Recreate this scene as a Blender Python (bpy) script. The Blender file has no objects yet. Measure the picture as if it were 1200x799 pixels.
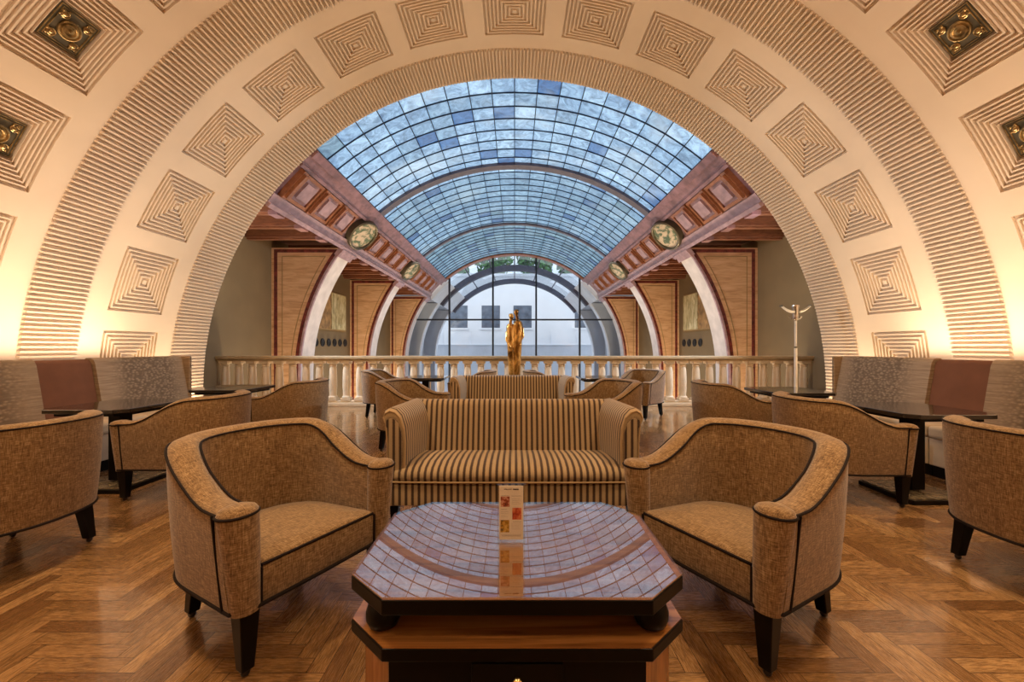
import bpy, math, random
from mathutils import Vector, Matrix
random.seed(7)
PI = math.pi
C = bpy.context.scene.collection
SC = bpy.context.scene

# ------------------------------------------------------------------ helpers
class MB:
    """collects geometry for ONE mesh object"""
    def __init__(s):
        s.v = []; s.f = []; s.uv = {}; s.mi = []
    def face(s, idx, uv=None, m=0):
        s.f.append(tuple(idx)); s.mi.append(m)
        if uv: s.uv[len(s.f) - 1] = uv
    def pts(s, ps):
        b = len(s.v); s.v.extend(tuple(p) for p in ps); return list(range(b, b + len(ps)))
    def quad(s, a, b, c, d, uv=None, m=0):
        s.face(s.pts([a, b, c, d]), uv, m)
    def hexa(s, p, m=0):
        """p: 8 points, bottom loop 0-3, top loop 4-7"""
        i = s.pts(p)
        for q in ((3, 2, 1, 0), (4, 5, 6, 7), (0, 1, 5, 4), (1, 2, 6, 5), (2, 3, 7, 6), (3, 0, 4, 7)):
            s.face([i[k] for k in q], None, m)
    def box(s, x0, x1, y0, y1, z0, z1, m=0):
        s.hexa([(x0, y0, z0), (x1, y0, z0), (x1, y1, z0), (x0, y1, z0),
                (x0, y0, z1), (x1, y0, z1), (x1, y1, z1), (x0, y1, z1)], m)
    def taper(s, cx, cy, w0, z0, w1, z1, dx=0, dy=0):
        a, b = w0 / 2, w1 / 2
        s.hexa([(cx - a, cy - a, z0), (cx + a, cy - a, z0), (cx + a, cy + a, z0), (cx - a, cy + a, z0),
                (cx + dx - b, cy + dy - b, z1), (cx + dx + b, cy + dy - b, z1), (cx + dx + b, cy + dy + b, z1), (cx + dx - b, cy + dy + b, z1)])
    def prism(s, poly, z0, z1, axis='z'):
        def P(p, t):
            return (p[0], p[1], t) if axis == 'z' else ((p[0], t, p[1]) if axis == 'y' else (t, p[0], p[1]))
        n = len(poly)
        a = s.pts([P(p, z0) for p in poly]); b = s.pts([P(p, z1) for p in poly])
        s.face(a[::-1]); s.face(b)
        for i in range(n):
            j = (i + 1) % n
            s.face([a[i], a[j], b[j], b[i]])
    def loft(s, loops, closed=True, cap0=False, cap1=False, uvf=None):
        ids = [s.pts(l) for l in loops]
        n = len(loops[0])
        for k in range(len(loops) - 1):
            for i in range(n if closed else n - 1):
                j = (i + 1) % n
                uv = None
                if uvf: uv = [uvf(loops[k][i]), uvf(loops[k][j]), uvf(loops[k + 1][j]), uvf(loops[k + 1][i])]
                s.face([ids[k][i], ids[k][j], ids[k + 1][j], ids[k + 1][i]], uv)
        if cap0: s.face(ids[0][::-1])
        if cap1: s.face(ids[-1])
        return ids
    def lathe(s, prof, n=16, cx=0, cy=0, sx=1, sy=1, cap=True):
        loops = [[(cx + r * sx * math.cos(2 * PI * i / n), cy + r * sy * math.sin(2 * PI * i / n), z) for i in range(n)] for r, z in prof]
        s.loft(loops, True, cap, cap)
    def tube(s, path, r, closed=False, n=6):
        P = [Vector(p) for p in path]; N = len(P); loops = []
        for i in range(N):
            if closed: t = P[(i + 1) % N] - P[i - 1]
            else: t = P[min(i + 1, N - 1)] - P[max(i - 1, 0)]
            if t.length < 1e-9: t = Vector((0, 0, 1))
            t.normalize()
            up = Vector((0, 0, 1)) if abs(t.z) < .9 else Vector((1, 0, 0))
            a = t.cross(up).normalized(); b = a.cross(t)
            loops.append([P[i] + (a * math.cos(2 * PI * k / n) + b * math.sin(2 * PI * k / n)) * r for k in range(n)])
        if closed: loops.append(loops[0])
        s.loft(loops, True, not closed, not closed)
    def ball(s, c, rx, ry=None, rz=None, n=14, m=8):
        ry = ry or rx; rz = rz or rx
        loops = []
        for j in range(1, m):
            a = PI * j / m - PI / 2
            loops.append([(c[0] + rx * math.cos(a) * math.cos(2 * PI * i / n), c[1] + ry * math.cos(a) * math.sin(2 * PI * i / n), c[2] + rz * math.sin(a)) for i in range(n)])
        s.loft(loops, True, True, True)

def obj(name, mb, mat, parent=None, smooth=None, bevel=0, seg=2, loc=None):
    me = bpy.data.meshes.new(name)
    me.from_pydata(mb.v, [], mb.f)
    if mb.uv:
        ul = me.uv_layers.new(name='UVMap')
        for p in me.polygons:
            u = mb.uv.get(p.index)
            if u:
                for k, li in enumerate(p.loop_indices): ul.data[li].uv = u[k]
    mats = mat if isinstance(mat, (list, tuple)) else [mat]
    for m in mats: me.materials.append(m)
    if len(mats) > 1: me.polygons.foreach_set('material_index', mb.mi)
    if smooth is not None:
        me.polygons.foreach_set('use_smooth', [True] * len(me.polygons))
        me.update()
        me.set_sharp_from_angle(angle=math.radians(smooth))
    o = bpy.data.objects.new(name, me); C.objects.link(o)
    if parent: o.parent = parent
    if loc: o.location = loc
    if bevel:
        b = o.modifiers.new('edge', 'BEVEL'); b.width = bevel; b.segments = seg; b.limit_method = 'ANGLE'; b.angle_limit = math.radians(40)
        b.harden_normals = False
    return o

def fixn(o):
    """consistent outward normals"""
    import bmesh
    bm = bmesh.new(); bm.from_mesh(o.data); bmesh.ops.remove_doubles(bm, verts=bm.verts, dist=1e-5)
    bmesh.ops.recalc_face_normals(bm, faces=bm.faces); bm.to_mesh(o.data); bm.free(); return o

def thing(name, label, cat, loc=(0, 0, 0), rz=0, group=None):
    o = bpy.data.objects.new(name, None); C.objects.link(o)
    o.location = loc; o.rotation_euler = (0, 0, rz); o['label'] = label; o['category'] = cat
    o.empty_display_size = .1
    if group: o['group'] = group
    return o
def tag(o, label, cat, group=None):
    o['label'] = label; o['category'] = cat
    if group: o['group'] = group
    return o
def struct(o, label=None):
    o['kind'] = 'structure'
    if label: o['label'] = label
    return o
def dup(root, loc, rz, label, group=None, mirror=False):
    r = root.copy(); C.objects.link(r); r.location = loc; r.rotation_euler = (0, 0, rz); r['label'] = label
    if group: r['group'] = group
    for ch in [c for c in bpy.data.objects if c.parent == root]:
        c = ch.copy(); C.objects.link(c); c.parent = r
        for g in [q for q in bpy.data.objects if q.parent == ch]:
            d = g.copy(); C.objects.link(d); d.parent = c
    return r

# ------------------------------------------------------------------ materials
class NT:
    def __init__(s, name):
        s.m = bpy.data.materials.new(name); s.m.use_nodes = True
        s.t = s.m.node_tree; s.t.nodes.clear()
        s.out = s.n('ShaderNodeOutputMaterial')
    def n(s, t, **kw):
        nd = s.t.nodes.new(t)
        for k, v in kw.items():
            if k.startswith('_'): setattr(nd, k[1:], v)
            else:
                nd.inputs[k.replace('__', ' ')].default_value = v
        return nd
    def l(s, a, b): s.t.links.new(a, b)
    def math(s, op, a, b=None, c=None):
        nd = s.t.nodes.new('ShaderNodeMath'); nd.operation = op
        for i, x in enumerate((a, b, c)):
            if x is None: continue
            if isinstance(x, (int, float)): nd.inputs[i].default_value = x
            else: s.l(x, nd.inputs[i])
        return nd.outputs[0]
    def mix(s, f, a, b, bt='MIX'):
        nd = s.t.nodes.new('ShaderNodeMix'); nd.data_type = 'RGBA'; nd.blend_type = bt
        for i, x in ((0, f), (6, a), (7, b)):
            if isinstance(x, (int, float)): nd.inputs[i].default_value = x
            elif isinstance(x, tuple): nd.inputs[i].default_value = (*x, 1) if len(x) == 3 else x
            else: s.l(x, nd.inputs[i])
        return nd.outputs[2]
    def coords(s, scale=(1, 1, 1), kind='Object', rot=(0, 0, 0)):
        tc = s.t.nodes.new('ShaderNodeTexCoord'); mp = s.t.nodes.new('ShaderNodeMapping')
        mp.inputs['Scale'].default_value = scale; mp.inputs['Rotation'].default_value = rot
        s.l(tc.outputs[kind], mp.inputs['Vector']); return mp.outputs[0]
    def noise(s, co, scale=1, detail=3, rough=.5, dist=0):
        nd = s.n('ShaderNodeTexNoise'); nd.inputs['Scale'].default_value = scale; nd.inputs['Detail'].default_value = detail
        nd.inputs['Roughness'].default_value = rough; nd.inputs['Distortion'].default_value = dist
        s.l(co, nd.inputs['Vector']); return nd.outputs[0]
    def ramp(s, f, stops):
        nd = s.t.nodes.new('ShaderNodeValToRGB'); e = nd.color_ramp.elements
        while len(e) > 1: e.remove(e[0])
        e[0].position = stops[0][0]; e[0].color = (*stops[0][1], 1)
        for p, c in stops[1:]:
            x = e.new(p); x.color = (*c, 1)
        s.l(f, nd.inputs[0]); return nd.outputs[0]
    def bsdf(s, color=None, rough=.5, metal=0, bump=None, bstr=.2, bdist=.01, spec=None, coat=0, **kw):
        b = s.t.nodes.new('ShaderNodeBsdfPrincipled')
        if color is not None:
            if isinstance(color, tuple): b.inputs['Base Color'].default_value = (*color, 1)
            else: s.l(color, b.inputs['Base Color'])
        if isinstance(rough, (int, float)): b.inputs['Roughness'].default_value = rough
        else: s.l(rough, b.inputs['Roughness'])
        b.inputs['Metallic'].default_value = metal
        if spec is not None: b.inputs['Specular IOR Level'].default_value = spec
        if coat: b.inputs['Coat Weight'].default_value = coat; b.inputs['Coat Roughness'].default_value = .08
        for k, v in kw.items(): b.inputs[k.replace('__', ' ')].default_value = v
        if bump is not None:
            bn = s.t.nodes.new('ShaderNodeBump'); bn.inputs['Strength'].default_value = bstr; bn.inputs['Distance'].default_value = bdist
            s.l(bump, bn.inputs['Height']); s.l(bn.outputs[0], b.inputs['Normal'])
        s.l(b.outputs[0], s.out.inputs[0]); s.b = b
        return s.m

def plain(name, col, rough=.5, metal=0, var=.08, vs=6, **kw):
    t = NT(name); co = t.coords()
    f = t.noise(co, vs, 3)
    d = tuple(c * (1 - var * 2) for c in col); e = tuple(min(1, c * (1 + var)) for c in col)
    return t.bsdf(t.ramp(f, [(.3, d), (.7, e)]), rough, metal, **kw)

def fabric(name, dark, mid, light, bump=.35):
    t = NT(name)
    a = t.noise(t.coords((34, 34, 330)), 1, 3, .65)
    b = t.noise(t.coords((260, 260, 26)), 1, 3, .65)
    c = t.noise(t.coords((9, 9, 9)), 1, 3)
    a2 = t.noise(t.coords((30, 300, 90)), 1, 3, .65); b2 = t.noise(t.coords((300, 30, 90)), 1, 3, .65)
    tc = t.n('ShaderNodeTexCoord'); sx = t.n('ShaderNodeSeparateXYZ'); t.l(tc.outputs['Normal'], sx.inputs[0])
    up = t.math('GREATER_THAN', t.math('ABSOLUTE', sx.outputs[2]), .72)
    def pick(u, v): return t.math('ADD', t.math('MULTIPLY', up, u), t.math('MULTIPLY', t.math('SUBTRACT', 1.0, up), v))
    s = t.math('MULTIPLY_ADD', pick(a2, a), .5, t.math('MULTIPLY', pick(b2, b), .5))
    col = t.ramp(s, [(.36, dark), (.5, mid), (.64, light)])
    col = t.mix(t.math('MULTIPLY', c, .35), col, dark, 'MIX')
    return t.bsdf(col, .92, 0, bump=s, bstr=bump, bdist=.004, spec=.15, Sheen__Weight=.25, Sheen__Roughness=.5)

M = {}
M['tweed'] = fabric('golden_tweed', (.075, .036, .012), (.235, .13, .05), (.46, .30, .15))
M['tweed_b'] = fabric('brown_tweed', (.10, .052, .024), (.25, .142, .07), (.42, .27, .15))
M['piping'] = plain('dark_piping', (.012, .006, .004), .75, spec=.15)
M['ebony'] = plain('ebonised_wood', (.0045, .0028, .002), .3, spec=.14)
M['castor'] = plain('castor_metal', (.05, .04, .035), .3, .8)

def stripes():
    t = NT('striped_velvet')
    uv = t.n('ShaderNodeUVMap'); uv.uv_map = 'UVMap'
    sp = t.n('ShaderNodeSeparateXYZ'); t.l(uv.outputs[0], sp.inputs[0])
    f = t.math('FRACT', t.math('DIVIDE', sp.outputs[0], .04))
    tri = t.math('ABSOLUTE', t.math('SUBTRACT', f, .5))
    n = t.noise(t.coords((120, 120, 120)), 1, 2)
    tri = t.math('ADD', tri, t.math('MULTIPLY', t.math('SUBTRACT', n, .5), .08))
    fine = t.math('ABSOLUTE', t.math('SUBTRACT', t.math('FRACT', t.math('DIVIDE', sp.outputs[0], .0133)), .5))
    col = t.ramp(tri, [(.10, (.05, .027, .017)), (.17, (.095, .055, .03)), (.24, (.30, .195, .095)), (.36, (.40, .28, .15)), (.42, (.28, .175, .083)), (.47, (.40, .28, .15))])
    return t.bsdf(col, .8, 0, bump=n, bstr=.15, bdist=.003, spec=.2, Sheen__Weight=.3, Sheen__Roughness=.4)
M['stripe'] = stripes()

def plaster():
    t = NT('cream_plaster')
    f = t.noise(t.coords(), 1.3, 4)
    g = t.noise(t.coords(), 90, 2)
    return t.bsdf(t.ramp(f, [(.3, (.60, .475, .34)), (.7, (.66, .53, .385))]), .75, 0, bump=g, bstr=.06, bdist=.003, spec=.25)
M['plaster'] = plaster()

def parquet():
    t = NT('oak_herringbone'); W = .07; N = 5
    tc = t.n('ShaderNodeTexCoord'); sp = t.n('ShaderNodeSeparateXYZ'); t.l(tc.outputs['Object'], sp.inputs[0])
    x = t.math('DIVIDE', t.math('MULTIPLY', sp.outputs[0], -1.0), W); y = t.math('DIVIDE', sp.outputs[1], W)
    x = t.math('ADD', x, 400.0); y = t.math('ADD', y, 400.0)
    i = t.math('FLOOR', x); j = t.math('FLOOR', y)
    fx = t.math('FRACT', x); fy = t.math('FRACT', y)
    d = t.math('MODULO', t.math('ADD', t.math('SUBTRACT', i, j), 2000.0), 2.0 * N)
    d = t.math('FLOOR', t.math('ADD', d, .5))
    hor = t.math('LESS_THAN', d, N - .5)
    dv = t.math('SUBTRACT', 2.0 * N - 1, d)
    def sel(a, b):   # hor ? a : b
        return t.math('ADD', t.math('MULTIPLY', hor, a), t.math('MULTIPLY', t.math('SUBTRACT', 1.0, hor), b))
    along = sel(t.math('ADD', fx, d), t.math('ADD', fy, dv)); across = sel(fy, fx)
    ida = sel(t.math('SUBTRACT', i, d), i); idb = sel(j, t.math('SUBTRACT', j, dv))
    cid = t.n('ShaderNodeCombineXYZ'); t.l(ida, cid.inputs[0]); t.l(idb, cid.inputs[1]); t.l(hor, cid.inputs[2])
    wn = t.n('ShaderNodeTexWhiteNoise'); wn.noise_dimensions = '3D'; t.l(cid.outputs[0], wn.inputs['Vector'])
    gv = t.n('ShaderNodeCombineXYZ')
    t.l(t.math('MULTIPLY', along, .55), gv.inputs[0]); t.l(t.math('MULTIPLY', across, 3.2), gv.inputs[1]); t.l(t.math('MULTIPLY', wn.outputs['Value'], 400.0), gv.inputs[2])
    g1 = t.noise(gv.outputs[0], 1.5, 5, .62, 1.2); 
    gv2 = t.n('ShaderNodeCombineXYZ')
    t.l(t.math('MULTIPLY', along, 1.0), gv2.inputs[0]); t.l(t.math('MULTIPLY', across, 22.0), gv2.inputs[1]); t.l(t.math('MULTIPLY', wn.outputs['Value'], 313.0), gv2.inputs[2])
    g2 = t.noise(gv2.outputs[0], 1.6, 3, .6)
    base = t.ramp(wn.outputs['Value'], [(0, (.15, .066, .022)), (.35, (.25, .125, .042)), (.7, (.35, .18, .066)), (1, (.44, .245, .095))])
    col = t.mix(t.ramp(g1, [(.40, (0, 0, 0)), (.56, (1, 1, 1))]), t.mix(.55, base, (.09, .038, .012)), base)
    col = t.mix(t.ramp(g2, [(.36, (.5, .5, .5)), (.55, (0, 0, 0))]), col, (.07, .03, .01))
    e1 = t.math('MINIMUM', across, t.math('SUBTRACT', 1.0, across))
    e2 = t.math('MINIMUM', along, t.math('SUBTRACT', float(N), along))
    e = t.math('MINIMUM', e1, e2)
    gap = t.math('LESS_THAN', e, .018)
    col = t.mix(gap, col, (.03, .013, .006))
    r = t.math('ADD', .20, t.math('MULTIPLY', g2, .14))
    return t.bsdf(col, r, 0, bump=t.math('ADD', t.math('MULTIPLY', g2, .3), t.math('MINIMUM', t.math('MULTIPLY', e, 20.0), 1.0)), bstr=.10, bdist=.003, spec=.6, coat=.6)
M['parquet'] = parquet()

def wood(name, a, b, c, scale=(2, 30, 30), rough=.3, coat=.3, dist=1.5):
    t = NT(name)
    f = t.noise(t.coords(scale), 1, 5, .6, dist)
    return t.bsdf(t.ramp(f, [(.3, a), (.5, b), (.72, c)]), rough, 0, coat=coat)
M['walnut'] = wood('honey_walnut', (.17, .062, .016), (.34, .135, .033), (.46, .20, .055), (1.6, 26, 26), .25, .5, .8)
M['walnut_v'] = wood('honey_walnut_upright', (.17, .062, .016), (.34, .135, .033), (.46, .20, .055), (26, 26, 1.6), .25, .5, .8)
M['redwood'] = wood('red_stained_wood', (.10, .034, .018), (.17, .062, .03), (.25, .098, .048), (3, 14, 14), .4, .15)
M['panelwood'] = wood('panel_wood', (.20, .075, .035), (.30, .12, .058), (.38, .165, .082), (5, 5, 5), .4, .2)
M['mauve'] = plain('mauve_blue_cast', (.29, .165, .185), .35, var=.22, vs=5, spec=.5)  # brown-red wood with the skylight's blue cast mixed into the colour
M['mauve_l'] = plain('pale_mauve_blue_cast', (.42, .28, .31), .35, var=.15, vs=7, spec=.5)  # paler mix, blue skylight cast again part of the colour
M['white_marble'] = plain('white_marble', (.74, .69, .67), .3, var=.08, vs=4, spec=.5)
M['redmarble'] = plain('red_marble', (.16, .03, .026), .3, var=.35, vs=9, spec=.5)
M['gold_line'] = plain('ochre_stone_line', (.30, .20, .08), .4)

def travertine():
    t = NT('honey_travertine')
    f = t.noise(t.coords((1.2, 1.2, 7)), 1, 6, .6, 1.6); g = t.noise(t.coords((2, 2, 26)), 1, 4, .6, .8)
    s = t.math('MULTIPLY_ADD', f, .65, t.math('MULTIPLY', g, .35))
    return t.bsdf(t.ramp(s, [(.34, (.43, .24, .12)), (.5, (.62, .385, .215)), (.64, (.70, .47, .285))]), .35, 0, spec=.45)
M['travertine'] = travertine()
M['tan'] = plain('tan_plaster', (.20, .142, .07), .8, var=.05, vs=1.5)
M['balustone'] = plain('cream_stone', (.72, .60, .43), .55, var=.05, vs=8)
M['handrail'] = plain('buff_stone', (.50, .385, .23), .45, var=.06, vs=8)
M['hallfloor'] = plain('pale_stone_floor', (.62, .57, .50), .35, var=.08, vs=2)
M['bar'] = plain('dark_glazing_bar', (.012, .022, .05), .4, .3)
M['rib'] = plain('grey_rib_paint', (.13, .125, .17), .5)
M['hoop'] = plain('dark_hoop_paint', (.055, .055, .085), .5)
M['steel'] = plain('dark_steel', (.03, .04, .06), .35, .5)

def skylight(name, tint, st):
    t = NT(name)
    uv = t.n('ShaderNodeUVMap'); uv.uv_map = 'UVMap'
    fl = t.n('ShaderNodeVectorMath', _operation='FLOOR'); t.l(uv.outputs[0], fl.inputs[0])
    wn = t.n('ShaderNodeTexWhiteNoise'); wn.noise_dimensions = '2D'; t.l(fl.outputs[0], wn.inputs['Vector'])
    base = t.ramp(wn.outputs['Value'], [(0, (.06, .17, .40)), (.05, (.20, .32, .42)), (.10, (.26, .40, .56)), (.3, (.31, .47, .66)), (.6, (.37, .54, .73)), (.85, (.44, .61, .78))])
    base.node.color_ramp.interpolation = 'CONSTANT'
    m1 = t.noise(t.coords((4, 4, 4)), 1, 6, .7, 1.5)
    marb = t.ramp(m1, [(.34, (.45, .48, .54)), (.5, (.95, .95, .96)), (.62, (1.42, 1.36, 1.24))])
    col = t.mix(1.0, base, marb, 'MULTIPLY')
    big = t.noise(t.coords((.55, .8, .55)), 1, 3, .6)  # bright daylight blotches from behind the glass, painted into its colour
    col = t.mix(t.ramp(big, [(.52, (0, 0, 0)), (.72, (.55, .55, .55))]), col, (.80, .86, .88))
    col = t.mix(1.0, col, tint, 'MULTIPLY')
    t.bsdf(col, .12, 0, spec=.5)
    t.l(col, t.b.inputs['Emission Color']); t.b.inputs['Emission Strength'].default_value = st
    t.b.inputs['Base Color'].default_value = (.1, .15, .2, 1)
    for lk in list(t.b.inputs['Base Color'].links): t.t.links.remove(lk)
    return t.m
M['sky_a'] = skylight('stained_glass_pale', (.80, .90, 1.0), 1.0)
M['sky_b'] = skylight('stained_glass_dimmed', (.60, .76, .88), .8)  # same glass, its colour dimmed for the more grazing view
M['sky_c'] = skylight('stained_glass_dimmest', (.50, .70, .78), .62)  # dimmed further for the farthest bay

def clear_glass(name, refl=.12, tint=(1, 1, 1), rough=.0):
    t = NT(name)
    tr = t.n('ShaderNodeBsdfTransparent'); tr.inputs[0].default_value = (*tint, 1)
    gl = t.n('ShaderNodeBsdfGlossy'); gl.inputs['Roughness'].default_value = rough
    fr = t.n('ShaderNodeFresnel'); fr.inputs[0].default_value = 1.5
    ge = t.n('ShaderNodeNewGeometry')
    f = t.math('MINIMUM', t.math('ADD', fr.outputs[0], refl), 1.0)
    f = t.math('MULTIPLY', f, t.math('SUBTRACT', 1.0, ge.outputs['Backfacing']))
    mx = t.n('ShaderNodeMixShader'); t.l(f, mx.inputs[0]); t.l(tr.outputs[0], mx.inputs[1]); t.l(gl.outputs[0], mx.inputs[2])
    t.l(mx.outputs[0], t.out.inputs[0]); return t.m
M['glass'] = clear_glass('clear_window_glass', .0, (.94, .97, 1))
M['tableglass'] = clear_glass('table_glass', .27, (.97, .97, .97), .012)
M['acrylic'] = clear_glass('acrylic', .03, (.98, .97, .95))
M['blacktop'] = plain('black_polished_top', (.012, .009, .008), .08, coat=.6, spec=.7)

def hammered(name, a, b, sc, rough, metal):
    t = NT(name); v = t.n('ShaderNodeTexVoronoi'); v.inputs['Scale'].default_value = sc; t.l(t.coords(), v.inputs['Vector'])
    return t.bsdf(t.ramp(v.outputs[0], [(.1, b), (.7, a)]), rough, metal, bump=v.outputs[0], bstr=.5, bdist=.01)
M['tile'] = hammered('patterned_base_tile', (.16, .115, .065), (.34, .26, .15), 26, .25, .3)

def pebble(name, dark, light):
    t = NT(name)
    v = t.n('ShaderNodeTexVoronoi'); v.inputs['Scale'].default_value = 27; t.l(t.coords((1, 1, 1.7)), v.inputs['Vector'])
    tc = t.n('ShaderNodeTexCoord'); sp = t.n('ShaderNodeSeparateXYZ'); t.l(tc.outputs['Generated'], sp.inputs[0])
    m = t.ramp(sp.outputs[1], [(.12, (0, 0, 0)), (.3, (1, 1, 1)), (.78, (1, 1, 1)), (.95, (.1, .1, .1))])
    st = t.noise(t.coords((4, 4, 70)), 1, 3)
    base = t.ramp(st, [(.3, dark), (.7, light)])
    peb = t.ramp(v.outputs[0], [(.08, light), (.6, tuple(c * .45 for c in dark))])
    return t.bsdf(t.mix(t.math('MULTIPLY', m, .75), base, peb), .6, 0, bump=t.math('MULTIPLY', v.outputs[0], m), bstr=.5, bdist=.01, spec=.12)
M['pebble'] = pebble('pebbled_upholstery', (.24, .16, .095), (.37, .265, .165))
M['brownleather'] = plain('brown_leather', (.17, .072, .038), .8, var=.06, spec=.12)
M['seatcream'] = plain('beige_seat_cloth', (.50, .38, .25), .85)
M['bronze'] = plain('aged_bronze', (.46, .31, .13), .34, .9, var=.35, vs=18)
M['bronze_d'] = plain('dark_bronze', (.13, .11, .07), .45, .6)
M['brass'] = plain('brass', (.62, .44, .2), .25, 1)
def gilt():
    t = NT('gilded_bronze'); f = t.noise(t.coords((7, 7, 2.5)), 1, 5, .65, .6); g = t.noise(t.coords(), 40, 3)
    return t.bsdf(t.ramp(f, [(.38, (.03, .014, .006)), (.47, (.30, .14, .03)), (.58, (.85, .52, .16))]), .32, .85, bump=g, bstr=.3, bdist=.01)
M['gilt'] = gilt()
M['chrome'] = plain('chrome', (.6, .56, .5), .2, .9, var=.03)
M['lampwhite'] = plain('white_lamp_enamel', (.75, .69, .58), .4)
M['paper'] = plain('menu_paper', (.95, .87, .76), .6, var=.02)
M['ink'] = plain('menu_ink', (.04, .025, .02), .6)
def foodpic(name, a, b, c):
    t = NT(name); f = t.noise(t.coords(), 75, 3, .5)
    return t.bsdf(t.ramp(f, [(.35, a), (.5, b), (.62, c)]), .4)
M['food_a'] = foodpic('printed_food', (.10, .02, .015), (.40, .07, .04), (.75, .42, .30))
M['food_b'] = foodpic('printed_red_dish', (.35, .03, .015), (.62, .09, .03), (.75, .25, .10))
M['food_c'] = foodpic('printed_yellow_dish', (.08, .05, .015), (.55, .28, .03), (.78, .50, .12))
def relief():
    t = NT('painted_relief'); f = t.noise(t.coords((6, 3.5, 6)), 1, 4, .6, .8)
    return t.bsdf(t.ramp(f, [(.42, (.09, .14, .07)), (.47, (.22, .24, .14)), (.53, (.58, .46, .31)), (.7, (.68, .57, .42))]), .5)
M['relief'] = relief()
def painting():
    t = NT('pale_painting'); f = t.noise(t.coords((8, 8, 2)), 1, 5, .65, 1.0)
    return t.bsdf(t.ramp(f, [(.33, (.20, .17, .08)), (.5, (.56, .50, .26)), (.68, (.78, .74, .52))]), .5)
M['painting'] = painting()
M['paint_b'] = plain('ochre_painting', (.42, .25, .09), .5, var=.3, vs=5)
M['black'] = plain('matt_black', (.01, .01, .01), .6)
M['facade'] = plain('white_render', (.80, .80, .82), .8, var=.03, vs=.6)
M['outgrey'] = plain('outer_grey_wall', (.46, .49, .55), .7, var=.06, vs=.8)
M['outwhite'] = plain('outer_white_stone', (.82, .83, .87), .6, var=.05, vs=2)
M['winblue'] = plain('grey_window', (.13, .155, .20), .25, var=.2, vs=2, spec=.6)
M['leaf'] = plain('leaf_green', (.16, .34, .10), .6, var=.4, vs=3)
M['bark'] = plain('bark', (.10, .07, .05), .9)
M['pave'] = plain('pale_paving', (.62, .62, .63), .7, var=.05, vs=1)

# ------------------------------------------------------------------ vault constants
R = 5.4; CZ = .466
def V(th, y, h=0.0):
    a = math.radians(th); r = R - h
    return (r * math.cos(a), y, CZ + r * math.sin(a))
def arcbox(mb, t0, t1, y0, y1, h0, h1, n=1, m=0):
    for k in range(n):
        a = t0 + (t1 - t0) * k / n; b = t0 + (t1 - t0) * (k + 1) / n
        mb.hexa([V(a, y0, h0), V(b, y0, h0), V(b, y1, h0), V(a, y1, h0), V(a, y0, h1), V(b, y0, h1), V(b, y1, h1), V(a, y1, h1)], m)
def arcstrip(mb, t0, t1, y0, y1, h0, h1, n):
    """a continuous curved bar (no inner end faces)"""
    loops = []
    for k in range(n + 1):
        a = t0 + (t1 - t0) * k / n
        loops.append([V(a, y0, h0), V(a, y1, h0), V(a, y1, h1), V(a, y0, h1)])
    mb.loft(loops, True, True, True)

# ------------------------------------------------------------------ front vault (ceiling)
T0, T1 = -4.95, 184.95
BANDS = [('plain', -3.5, 2.35), ('rib', 2.35, 2.95), ('coffer', 2.95, 4.28), ('rib', 4.28, 4.88), ('coffer', 4.88, 6.21), ('rib', 6.21, 6.89)]
CANG = [90 + 12.06 * k for k in range(-7, 8)]
AH = math.degrees(.435 / R); YH = .395
def fine(a, b, step=1.5):
    n = max(1, int(math.ceil((b - a) / step))); return [a + (b - a) * k / n for k in range(n + 1)]
mb = MB()
cuts = [T0]
for c in CANG: cuts += [c - AH, c + AH]
cuts.append(T1)
ths = []
for a, b in zip(cuts, cuts[1:]): ths += fine(a, b)[:-1]
ths.append(T1)
def vstrip(mb, ths, y0, y1, skip=False):
    ids = [(mb.pts([V(t, y0)])[0], mb.pts([V(t, y1)])[0]) for t in ths]
    for k in range(len(ths) - 1):
        if skip:
            mid = (ths[k] + ths[k + 1]) / 2
            if any(abs(mid - c) < AH for c in CANG): continue
        mb.face([ids[k][0], ids[k][1], ids[k + 1][1], ids[k + 1][0]])
for kind, y0, y1 in BANDS:
    if kind == 'plain': vstrip(mb, ths, y0, y1)
    if kind == 'coffer':
        ym = (y0 + y1) / 2
        if y0 < 4: ym = 3.615
        vstrip(mb, ths, y0, ym - YH); vstrip(mb, ths, ym - YH, ym + YH, True); vstrip(mb, ths, ym + YH, y1)
ceiling = struct(obj('ceiling', mb, M['plaster'], smooth=30), 'cream plaster barrel vault over the lounge')
for kind, y0, y1 in BANDS:
    if kind != 'rib': continue
    mb = MB(); n = 322; p = (T1 - T0) / n; hh = .03
    prof = []
    for k in range(n):
        a = T0 + p * k
        prof += [(a, 0), (a + .04 * p, hh), (a + .40 * p, hh), (a + .46 * p, 0)]
    prof.append((T1, 0))
    A = mb.pts([V(a, y0 + .012, h) for a, h in prof]); B = mb.pts([V(a, y1 - .012, h) for a, h in prof])
    E = mb.pts([V(a, y0, 0) for a, h in prof]); F = mb.pts([V(a, y1, 0) for a, h in prof])
    for k in range(len(prof) - 1):
        mb.face([A[k], B[k], B[k + 1], A[k + 1]])
        mb.face([E[k], A[k], A[k + 1], E[k + 1]]); mb.face([B[k], F[k], F[k + 1], B[k + 1]])
    obj('ribbed_band', mb, M['plaster'], ceiling)

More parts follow.
